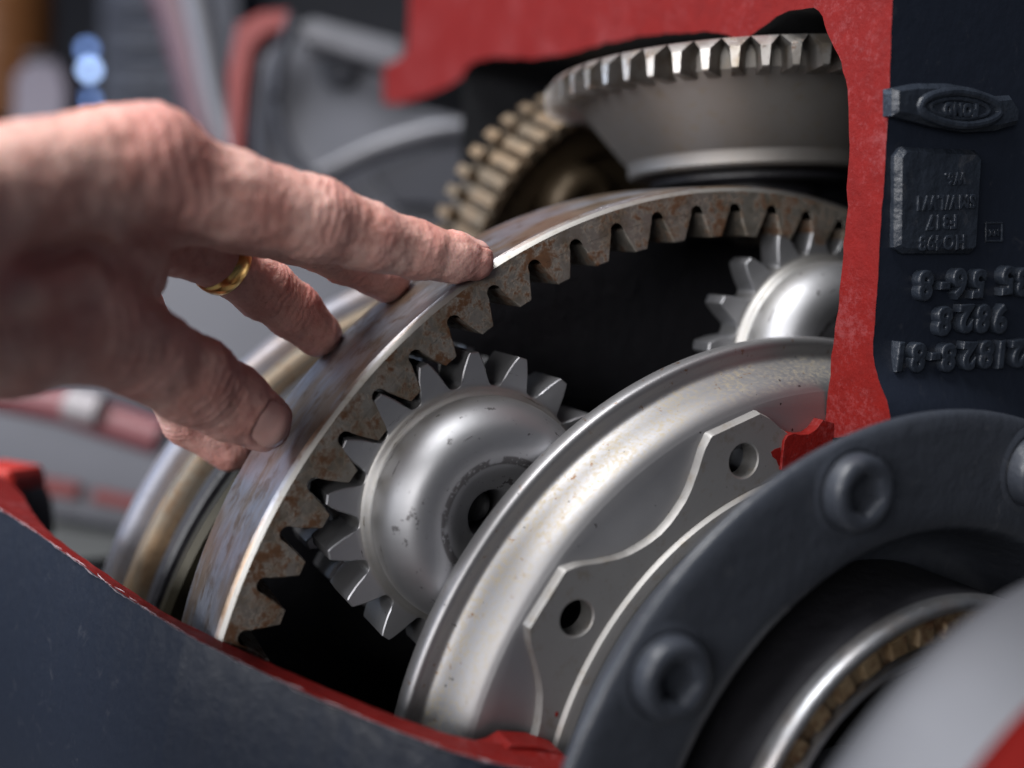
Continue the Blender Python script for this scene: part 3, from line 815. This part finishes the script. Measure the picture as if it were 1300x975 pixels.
def surface_nets(f, lo, h):
    n = f.shape; ins = f < 0
    c = np.zeros((n[0] - 1, n[1] - 1, n[2] - 1), np.int8)
    for i in (0, 1):
        for j in (0, 1):
            for k in (0, 1): c += ins[i:n[0] - 1 + i, j:n[1] - 1 + j, k:n[2] - 1 + k]
    act = (c > 0) & (c < 8); idx = np.argwhere(act); ids = -np.ones(act.shape, np.int32); ids[act] = np.arange(len(idx))
    acc = np.zeros((len(idx), 3)); cnt = np.zeros(len(idx))
    corners = [(i, j, k) for i in (0, 1) for j in (0, 1) for k in (0, 1)]
    vals = {cn: f[idx[:, 0] + cn[0], idx[:, 1] + cn[1], idx[:, 2] + cn[2]] for cn in corners}
    for a in corners:
        for ax in range(3):
            if a[ax]: continue
            b = list(a); b[ax] = 1; b = tuple(b); va, vb = vals[a], vals[b]; m = (va < 0) != (vb < 0)
            t = np.where(m, va / np.where(m, va - vb, 1), 0)
            p = np.array(a, float)[None].repeat(len(idx), 0); p[:, ax] = t
            acc[m] += p[m]; cnt[m] += 1
    V_ = lo + h * (idx + acc / cnt[:, None])
    faces = []
    for ax in range(3):
        u, v = (ax + 1) % 3, (ax + 2) % 3
        s0 = [slice(0, -1)] * 3; s1 = [slice(0, -1)] * 3; s1[ax] = slice(1, None)
        s0 = [slice(0, n[q] - 1) for q in range(3)]; s1 = list(s0); s1[ax] = slice(1, n[ax])
        A0 = ins[tuple(s0)]; A1 = ins[tuple(s1)]
        e = np.argwhere(A0 != A1); 
        e = e[(e[:, u] > 0) & (e[:, v] > 0)]
        inside = A0[e[:, 0], e[:, 1], e[:, 2]]
        def g(du, dv):
            q = e.copy(); q[:, u] -= du; q[:, v] -= dv; return ids[q[:, 0], q[:, 1], q[:, 2]]
        F = np.stack([g(0, 0), g(1, 0), g(1, 1), g(0, 1)], 1)
        F[inside] = F[inside][:, ::-1]
        faces.append(F)
    F = np.concatenate(faces); F = F[(F >= 0).all(1)]
    return V_, F
HV, HF = surface_nets(sdf, lo, GH)
# laplacian smoothing pass, normals
def vnormals(v, f):
    n = np.cross(v[f[:, 2]] - v[f[:, 0]], v[f[:, 3]] - v[f[:, 1]]); o = np.zeros_like(v)
    for k in range(4): np.add.at(o, f[:, k], n)
    return o / (np.linalg.norm(o, axis=1)[:, None] + 1e-9)
def relax(v, f, it):
    for _ in range(it):
        s_ = np.zeros_like(v); c_ = np.zeros(len(v))
        for k in range(4):
            np.add.at(s_, f[:, k], v[f[:, (k + 1) % 4]]); np.add.at(c_, f[:, k], 1)
        v = v * .4 + .6 * s_ / np.maximum(c_, 1)[:, None]
    return v
HV = relax(HV, HF, 3)
nrm = vnormals(HV, HF)
# consistent outward direction
g_probe = ((HV - lo + nrm * GH * 2) / GH).astype(int); g_probe = np.clip(g_probe, 0, np.array(dims) - 1)
if sdf[g_probe[:, 0], g_probe[:, 1], g_probe[:, 2]].mean() < 0: nrm = -nrm; outward = False
else: outward = True
def hash3(i, j, k):
    x = (i * 374761393 + j * 668265263 + k * 2147483647 % 4294967291) & 0xffffffff
    x = (x ^ (x >> 13)) * 1274126177 & 0xffffffff
    return ((x ^ (x >> 16)) & 0xffff) / 65535.0
def vnoise(p):
    i = np.floor(p).astype(np.int64); f = p - i; f = f * f * (3 - 2 * f); r = 0
    for dx in (0, 1):
        for dy in (0, 1):
            for dz in (0, 1):
                w_ = (f[:, 0] if dx else 1 - f[:, 0]) * (f[:, 1] if dy else 1 - f[:, 1]) * (f[:, 2] if dz else 1 - f[:, 2])
                r = r + w_ * hash3(i[:, 0] + dx, i[:, 1] + dy, (i[:, 2] + dz) * 7 + 3)
    return r * 2 - 1
disp = .045 * vnoise(HV * 1.1) + .03 * vnoise(HV * 2.7 + 5) + .016 * vnoise(HV * 6 + 9)
red = np.zeros(len(HV))
# joint creases: (px,py,z), neighbour for the axis, width, amplitude, spacing
JN = [((405, 280, 36.7), (300, 251, 34.7), .95, .085, .30), ((528, 318, 39.6), (466, 300, 38.1), .50, .03, .22),
      ((250, 486, 37.3), (185, 449, 35.3), .90, .10, .34), ((120, 410, 33.3), (0, 418, 30.4), 1.2, .08, .5),
      ((205, 210, 32.7), (100, 225, 31.3), 1.3, .07, .55), ((338, 368, 42.6), (284, 334, 40.8), .6, .08, .28),
      ((372, 394, 43.6), (332, 364, 42.5), .5, .06, .24), ((440, 325, 43.2), (380, 292, 40.5), .6, .07, .28),
      ((238, 535, 44.9), (192, 438, 43.0), .5, .07, .26), ((320, 258, 35.0), (250, 235, 33.8), .9, .035, .33),
      ((470, 301, 38.2), (420, 286, 37.1), .45, .03, .22), ((180, 445, 35.2), (112, 410, 33.2), .8, .05, .42)]
for jp, jq, wd, am, sp in JN:
    a = P3(jp).astype(float); d = a - P3(jq); d /= np.linalg.norm(d)
    q = HV - a; s_ = q @ d; rad_ = np.linalg.norm(q - s_[:, None] * d, axis=1)
    m = np.exp(-(s_ / wd) ** 2) * (rad_ < 2.4)
    ww = s_ + .22 * vnoise(HV * 1.5 + 20) + .07 * vnoise(HV * 5)
    cr = -np.abs(np.sin(math.pi * ww / sp)) ** .6 + .6
    disp += 1.15 * -am * m * (-cr) * -1.0 * (.6 + .4 * vnoise(HV * 1.3 + 40))
    red += .45 * m
# elongated wrinkles on the back of the hand
ax1 = P3((150, 200, 32)) - P3((0, 230, 29.5)); ax1 /= np.linalg.norm(ax1)
sB = HV @ ax1; zone = 1 / (1 + np.exp((HV[:, 0] + 11.0) * 1.6))
disp += .022 * zone * np.sin(sB * 9 + 3.0 * vnoise(HV * .9)) * vnoise(HV * .8 + 3)
# folds between thumb and index
nWeb = np.exp(-((HV - P3((135, 318, 33))) ** 2).sum(1) / 3.2)
disp += .10 * nWeb * np.sin((HV[:, 0] * .8 + HV[:, 1] * .6) * 5 + 1.5 * vnoise(HV))
for tp_, rr_ in (((604, 331, 41), 1.6), ((330, 534, 39.5), 2.0), ((404, 424, 44.5), 1.8), ((492, 355, 44.4), 1.8), ((292, 571, 45.6), 1.8), ((196, 190, 32.3), 1.8)):
    red += .7 * np.exp(-((HV - P3(tp_)) ** 2).sum(1) / rr_ ** 2)
# nails
def sd_points(p):
    pa = None
    p = np.asarray(p, np.float32)
    for pr in PALM:
        d = cone(p, P3(pr[0]), P3(pr[2]), pr[1], pr[3]); pa = d if pa is None else smin(pa, d, pr[4])
    fa = None
    for nm, prs in FING.items():
        c_ = None
        for pr in prs:
            d = cone(p, P3(pr[0]), P3(pr[2]), pr[1], pr[3]); c_ = d if c_ is None else smin(c_, d, pr[4])
        fa = c_ if fa is None else smin(fa, c_, .12)
    return smin(pa, fa, .75)
def nail(centre, d, nrm_, L, Wd, rise=.05):
    d = d / np.linalg.norm(d); nrm_ = nrm_ - (nrm_ @ d) * d; nrm_ /= np.linalg.norm(nrm_); sd_ = np.cross(d, nrm_)
    n1, n2 = 22, 22; pts = []
    for i in range(n1):
        for j in range(n2):
            rr = i / (n1 - 1); t = 2 * math.pi * j / n2
            x = math.copysign(abs(math.cos(t)) ** .75, math.cos(t)) * rr * L; y = math.copysign(abs(math.sin(t)) ** .75, math.sin(t)) * rr * Wd
            if x > .0: x *= 1.02
            pts.append(centre + d * x + sd_ * y + nrm_ * 1.6)
    pts = np.array(pts); 
    for _ in range(24):
        s_ = sd_points(pts); pts = pts - nrm_ * np.clip(s_[:, None], -.3, .3) * .8
    rr = np.repeat(np.arange(n1) / (n1 - 1), n2)
    top = pts + nrm_ * (rise * (1 - .9 * rr ** 6))[:, None]
    bot = pts - nrm_ * .12
    vs = np.concatenate([top, bot[-n2:]]); fs = []
    for i in range(n1 - 1):
        for j in range(n2):
            j2 = (j + 1) % n2; fs.append((i * n2 + j, (i + 1) * n2 + j, (i + 1) * n2 + j2, i * n2 + j2))
    for j in range(n2):
        j2 = (j + 1) % n2; fs.append(((n1 - 1) * n2 + j, n1 * n2 + j, n1 * n2 + j2, (n1 - 1) * n2 + j2))
    return vs, fs, (centre, d, nrm_, sd_, L, Wd)
def towards_lens(p): return -p / np.linalg.norm(p)
tC = P3((333, 534, 39.4)).astype(float); tD = (P3((330, 534, 39.55)) - P3((258, 490, 37.6))).astype(float)
tN = towards_lens(tC) + np.array([.22, -.05, 0])
iC = P3((594, 326, 40.9)).astype(float); iD = (P3((604, 331, 41.0)) - P3((530, 318, 39.6))).astype(float)
iN = np.array([.12, 1.0, -.10])
NAILS = [nail(tC, tD, tN, .92, .86, .06), nail(iC, iD, iN, .80, .62, .06)]
for (_, _, (c_, d_, n_, s__, L_, W_)) in NAILS:      # skin folds round the nail
    q = HV - c_; x = (q @ d_) / L_; y = (q @ s__) / W_; up_ = q @ n_
    rr = (np.abs(x) ** 2.6 + np.abs(y) ** 2.6) ** (1 / 2.6)
    m = (up_ > 0) * 1.0
    disp += m * (.055 * np.exp(-((rr - 1.15) / .12) ** 2) - .02 * np.exp(-((rr - .99) / .05) ** 2) - .01 * (rr < .95))
HV2 = HV + nrm * disp[:, None]
wv = np.c_[HV2[:, 0], HV2[:, 2], HV2[:, 1]]
hand_fs = [tuple(int(i) for i in (f if not outward else f)) for f in HF]
hand = thing('person', 'left hand wearing a gold ring, fingertips and thumb resting on the ring gear', 'person', Matrix.Translation((0, 0, H0)))
hme = make_mesh('hand', wv, hand_fs, [], sharp=0)
hme.polygons.foreach_set('use_smooth', [True] * len(hme.polygons))
import bmesh
bm = bmesh.new(); bm.from_mesh(hme); bmesh.ops.recalc_face_normals(bm, faces=bm.faces); bm.to_mesh(hme); bm.free()
att = hme.attributes.new('flush', 'FLOAT', 'POINT')
att.data.foreach_set('value', np.clip(red, 0, 1).astype(np.float32))
skin = NT('skin', hand)
at = skin.n.new('ShaderNodeAttribute'); at.attribute_name = 'flush'
nA = skin.noise(.55, 5, .6); nB = skin.noise(3.2, 5, .65, off=4)
base = skin.mix(skin.ramp(nA, .35, .65), (.86, .56, .49), (.74, .39, .33))
base = skin.mix(skin.math('MULTIPLY', at.outputs['Fac'], .75), base, (.66, .26, .23))
base = skin.mix(skin.math('MULTIPLY', skin.ramp(nB, .45, .70), .40), base, (.50, .20, .17))
spt = skin.ramp(skin.noise(1.9, 2, .5, off=13), .70, .76)
base = skin.mix(skin.math('MULTIPLY', spt, .35), base, (.22, .09, .055))
skin.set(color=base, rough=skin.mixf(nB, .40, .55), sss=.22, spec=.45)
skin.b.inputs['Subsurface Radius'].default_value = (1.0, .32, .18); skin.b.inputs['Subsurface Scale'].default_value = .0022
v1 = skin.voro(5.5, 'DISTANCE_TO_EDGE'); v2 = skin.voro(13, 'DISTANCE_TO_EDGE')
skin.bump(skin.ramp(v1, 0, .16), .22, .05); skin.bump(skin.ramp(v2, 0, .2), .16, .02); skin.bump(skin.noise(9, 5, .7), .25, .04)
hme.materials.append(skin.m)
add('hand', hme, hand)
nm_ = NT('finger_nail', hand)
nm_.set(color=nm_.mix(nm_.noise(1.2, 3, .5), (.95, .60, .54), (.90, .50, .44)), rough=.28, sss=.15, spec=.5)
nm_.b.inputs['Subsurface Scale'].default_value = .0015
nm_.bump(nm_.noise(2.5, 3, .6), .12, .05)
for (vs, fs, fr), lb in zip(NAILS, ('thumb nail', 'index finger nail')):
    vs = np.c_[vs[:, 0], vs[:, 2], vs[:, 1]]
    me = make_mesh('finger_nail', vs, fs, nm_.m, sharp=50)
    bm = bmesh.new(); bm.from_mesh(me); bmesh.ops.recalc_face_normals(bm, faces=bm.faces); bm.to_mesh(me); bm.free()
    o = add('finger_nail', me, hand); o['label'] = lb
# dark jacket sleeve over the forearm
sp0, sp1, sp2 = [np.array(q) for q in ((-17.4, 3.1, 22.6), (-24.0, 2.2, 16.0), (-40.0, -4.0, 2.0))]
ctr = [tuple(wq[[0, 2, 1]]) for wq in (sp0 + (sp0 - sp1) * .0, sp0 * .75 + sp1 * .25, sp0 * .5 + sp1 * .5, sp0 * .25 + sp1 * .75, sp1, sp1 * .66 + sp2 * .34, sp1 * .33 + sp2 * .67, sp2)]
vs, fs = tube(ctr, [3.55, 3.75, 3.7, 3.9, 4.1, 4.6, 5.2, 5.8], 40)
vs = [tuple(np.array(p) + .12 * np.array(mnoise.noise_vector(Vector(p) * .5))) for p in vs]
add('sleeve', make_mesh('sleeve', vs, fs, m_plain('navy_jacket_cloth', (.02, .024, .04), rough=.85, bump=.4, scale=2.0)), hand)
# wedding ring round the ring finger
rc = P3((282, 333, 40.75)).astype(float); rd = (P3((332, 364, 42.5)) - P3((200, 290, 38.0))).astype(float); rd /= np.linalg.norm(rd)
rm_ = frame_matrix(rc, rd)
vs, fs = lathe([(1.18, -.36), (1.24, -.38), (1.31, -.30), (1.345, -.1), (1.345, .1), (1.31, .30), (1.24, .38), (1.18, .36), (1.16, 0), (1.18, -.36)], 96)
gold = NT('gold'); gn = gold.noise(8, 5, .7)
gold.set(color=gold.mix(gn, (.62, .40, .13), (.74, .50, .20)), metal=1.0, rough=gold.mixf(gn, .16, .32)); gold.bump(gold.noise(14, 4, .7), .08, .02)
wr = add('wedding_ring', make_mesh('wedding_ring', vs, fs, gold.m, sharp=60), None, rm_)
tag(wr, 'plain gold wedding band worn on the bent ring finger', 'ring')

#HANDEND
# ================================================================== WORKSHOP BEHIND
MB0 = Matrix.Translation((0, 0, H0))
def wb(p): return (p[0], p[2], p[1])
def slab(pts, z, thick, tiltz=0.0):
    """plate facing the lens side, outline given by direction, thickness going away"""
    n = len(pts); P = [np.array(pz(x, y, z)) for x, y in pts]
    f = [wb(p) for p in P]; ar = sum(f[i][0] * f[(i + 1) % n][2] - f[(i + 1) % n][0] * f[i][2] for i in range(n))
    if ar < 0: f = f[::-1]
    loc2 = [(p[0], p[2]) for p in f]; vs, fs = prism(loc2, 0, thick, .25)
    y0 = f[0][1]
    return [(x, y0 + thick - zz, y) for x, y, zz in vs], fs
def cyl_dir(px, py, z, r, th, n=40, r2=None):
    c = pz(px, py, z); vs, fs = lathe([(.01, 0), (r2 or r, 0), (r, -.15 * r), (r, -th), (.01, -th)], n)
    return [(c[0] + x, c[2] - zz, c[1] + y) for x, y, zz in vs], fs
def pipe(pts, rad):
    out = []
    P = [Vector(wb(pz(*p))) for p in pts]; sm_ = []
    for i in range(len(P) - 1):
        a = P[max(i - 1, 0)]; b = P[i]; c = P[i + 1]; d = P[min(i + 2, len(P) - 1)]
        for k in range(6):
            t = k / 6; sm_.append(.5 * ((2 * b) + (c - a) * t + (2 * a - 5 * b + 4 * c - d) * t * t + (3 * b - a - 3 * c + d) * t ** 3))
    sm_.append(P[-1]); return tube(sm_, rad, 14)
M_bgrey = m_plain('grey_machine_paint', (.075, .079, .10), rough=.45, var=.15, scale=.15)
M_blight = m_plain('light_worn_metal', (.125, .127, .145), rough=.35, metal=.3, var=.2, scale=.2)
M_bred = m_plain('faded_red_paint', (.17, .012, .011), rough=.5, var=.2, scale=.2)
M_bpink = m_plain('pinkish_hose_rubber', (.10, .05, .065), rough=.5, var=.2, scale=.2)
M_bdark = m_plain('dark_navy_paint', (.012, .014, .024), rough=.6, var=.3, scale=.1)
M_borange = m_plain('orange_brown_drum_paint', (.12, .045, .012), rough=.5, var=.35, scale=.12)
M_green = m_plain('grey_green_paint', (.085, .092, .095), rough=.5, var=.12, scale=.15)

fw = add('far_wall', make_mesh('far_wall', *[( [(-600, 430, -170), (600, 430, -170), (600, 430, 400), (-600, 430, 400)]), [(0, 1, 2, 3)]], M_bdark), None, MB0); fw['kind'] = 'structure'
M_floor = m_plain('concrete_floor_paint', (.16, .16, .16), rough=.6, var=.2, scale=.05)
fl_ = add('floor', make_mesh('floor', [(-600, -300, -171), (600, -300, -171), (600, 430, -171), (-600, 430, -171)], [(0, 1, 2, 3)], M_floor), None, MB0); fl_['kind'] = 'structure'

mc = thing('machine_casing', 'out of focus grey machine casing with red trim filling the background behind the hand', 'machine', MB0)
zb = 104.0
add('casing_body', make_mesh('casing_body', *slab([(318, 82), (345, 50), (420, 30), (530, 60), (700, 60), (700, 470), (420, 700), (330, 545), (-160, 500), (-160, 330), (250, 330), (322, 230)], zb, 14), M_bgrey, sharp=30), mc)
add('lower_panel', make_mesh('lower_panel', *slab([(-200, 470), (330, 500), (330, 700), (90, 660), (-200, 610)], zb - 3, 6), M_bgrey, sharp=30), mc)
add('lower_panel', make_mesh('lower_panel', *slab([(-200, 622), (30, 650), (90, 668), (330, 705), (330, 990), (-200, 990)], zb - 1, 6), M_green, sharp=30), mc)
for q in ([(36, 610), (88, 618), (84, 632), (30, 624)], [(120, 628), (175, 640), (172, 650), (116, 640)], [(30, 600), (100, 612), (96, 624), (28, 612)]):
    pass
vs, fs = slab([(30, 603), (100, 616), (96, 634), (26, 622)], zb - 4, 1); add('red_trim', make_mesh('red_trim', vs, fs, M_bred), mc)
vs, fs = slab([(118, 622), (188, 637), (184, 650), (114, 637)], zb - 4, 1); add('red_trim', make_mesh('red_trim', vs, fs, M_bred), mc)
vs, fs = cyl_dir(430, 88, zb - 1, 1.9, 4, r2=1.6); add('dark_hole_plug', make_mesh('dark_hole_plug', vs, fs, M_bdark), mc)  # solid plug; the darkness of the hole is put into its colour
vs, fs = slab([(375, 28), (400, 22), (512, 52), (512, 88), (480, 82), (385, 52)], zb - 4, 4); add('top_rail', make_mesh('top_rail', vs, fs, M_blight), mc)
vs, fs = slab([(300, 30), (330, 14), (366, 12), (368, 34), (338, 44), (322, 62), (314, 110), (306, 200), (290, 200), (288, 90)], zb - 6, 3); add('red_bracket', make_mesh('red_bracket', vs, fs, M_bred), mc)
vs, fs = pipe([(330, 262, 101), (400, 226, 101), (480, 188, 101), (560, 166, 101), (640, 162, 101)], 1.1); add('bright_rim', make_mesh('bright_rim', vs, fs, M_blight), mc)
vs, fs = slab([(470, 215), (560, 180), (640, 176), (640, 300), (545, 262), (500, 262)], zb - 3, 3); add('recess_shade_slab', make_mesh('recess_shade_slab', vs, fs, M_bdark), mc)  # flat dark slab; the shade of a recess is only its colour
hs = thing('hose', 'blurred pinkish grey hose curving down behind the knuckles', 'hose', MB0)
vs, fs = pipe([(205, -40, 125), (232, 20, 125), (252, 90, 125), (272, 170, 125), (292, 260, 125), (300, 340, 125)], 3.0); add('hose_pipe', make_mesh('hose_pipe', vs, fs, M_bpink), hs)
vs, fs = pipe([(240, -40, 121), (262, 60, 121), (276, 130, 121), (300, 200, 121)], 1.6); add('grey_sleeve', make_mesh('grey_sleeve', vs, fs, M_blight), hs)
dm = thing('oil_drum', 'blurred orange brown drum at the top left edge behind the hand', 'drum', MB0)
c = pz(-12, 60, 170)
vs, fs = lathe(smooth_prof([(.1, -14), (9.6, -14), (10, -13.4), (10, -5), (10.4, -4.6), (10, -4.2), (10, 5), (10.4, 5.4), (10, 5.8), (10, 13.4), (9.6, 14), (.1, 14)], 1), 48)
add('drum_shell', make_mesh('drum_shell', [(x + c[0], y + c[2], z + c[1]) for x, y, z in vs], fs, M_borange), dm)
bx_ = thing('storage_case', 'blurred mauve grey case low beside the orange brown drum', 'case', MB0)
vs, fs = slab([(18, 95), (40, 72), (70, 76), (84, 110), (80, 180), (14, 180)], 158, 8); add('case_body', make_mesh('case_body', vs, fs, m_plain('mauve_case_plastic', (.09, .075, .105), rough=.4)), bx_)
vs, fs = slab([(30, 66), (60, 66), (60, 74), (30, 74)], 157, 3); add('case_handle', make_mesh('case_handle', vs, fs, M_bdark), bx_)
M_lamp = m_emit('blue_lamp_glow', (.42, .60, 1.0), 4.5)
M_lamp2 = m_emit('dim_blue_lamp_glow', (.22, .38, .85), 1.6)
for (x, y, r, mm_, lb) in ((113, 88, 1.25, M_lamp, 'brighter lower lamp of the blurred blue pair above the wrist'), (110, 62, 1.2, M_lamp2, 'dimmer upper lamp of the blurred blue pair above the wrist'), (112, 128, 1.3, M_lamp2, 'faint blue lamp half hidden by the back of the hand')):
    t_ = thing('signal_lamp', lb, 'lamp', MB0, 'blue lamps behind the hand')
    vs, fs = cyl_dir(x, y, 220, r, .6, 24); add('lens', make_mesh('lens', vs, fs, mm_), t_)
    vs, fs = cyl_dir(x, y, 220.8, r * 1.25, 2.0, 24); add('lamp_body', make_mesh('lamp_body', vs, fs, M_bdark), t_)
cb = thing('tool_cabinet', 'dark navy cabinet far behind the knuckles, between the lamps and the hose', 'cabinet', MB0)
M_cab = m_plain('navy_cabinet_paint', (.016, .020, .040), rough=.4, var=.3, scale=.05)
vs, fs = slab([(128, -60), (300, -60), (300, 330), (128, 330)], 260, 40); add('cabinet_body', make_mesh('cabinet_body', vs, fs, M_cab), cb)
for y_ in (-20, 30, 80, 130):
    vs, fs = slab([(136, y_), (230, y_), (230, y_ + 42), (136, y_ + 42)], 258, 2); dd = add('drawer', make_mesh('drawer', vs, fs, M_cab), cb)
    vs, fs = slab([(165, y_ + 16), (200, y_ + 16), (200, y_ + 22), (165, y_ + 22)], 256, 1.5); hh = add('handle', make_mesh('handle', vs, fs, M_blight), dd)
cw = thing('coiled_cable', 'dark blurred cable hanging in front of the grey casing above the index finger', 'cable', MB0)
vs, fs = pipe([(372, 20, 92), (356, 80, 92), (352, 140, 92), (372, 200, 92), (420, 240, 92)], .55); add('cable_run', make_mesh('cable_run', vs, fs, M_bdark), cw)
pk = thing('red_white_pipe', 'blurred red and white pipe lying below the thumb at the left edge', 'pipe', MB0)
vs, fs = pipe([(-90, 470, 92), (0, 498, 92), (80, 515, 92), (130, 532, 92), (205, 556, 92)], [1.7] * 25); add('pipe_body', make_mesh('pipe_body', vs, fs, m_plain('pinkish_red_paint', (.17, .05, .06), rough=.45, var=.15, scale=.3)), pk)
vs, fs = pipe([(88, 512, 90.5), (128, 522, 90.5)], 1.5); add('white_collar', make_mesh('white_collar', vs, fs, m_plain('white_collar_paint', (.30, .28, .30), rough=.4)), pk)
lg = thing('red_lug', 'small out of focus red block at the left edge above the cut edge', 'lug', MB0)
vs, fs = slab([(-40, 590), (10, 598), (16, 612), (14, 626), (-40, 628)], 57, 4); add('lug_block', make_mesh('lug_block', vs, fs, m_plain('lug_red_paint', (.50, .03, .02), rough=.5)), lg)
vs, fs = slab([(-40, 622), (18, 622), (28, 650), (30, 690), (-40, 690)], 60, 4); add('lug_foot', make_mesh('lug_foot', vs, fs, M_bdark), lg)

#BGEND
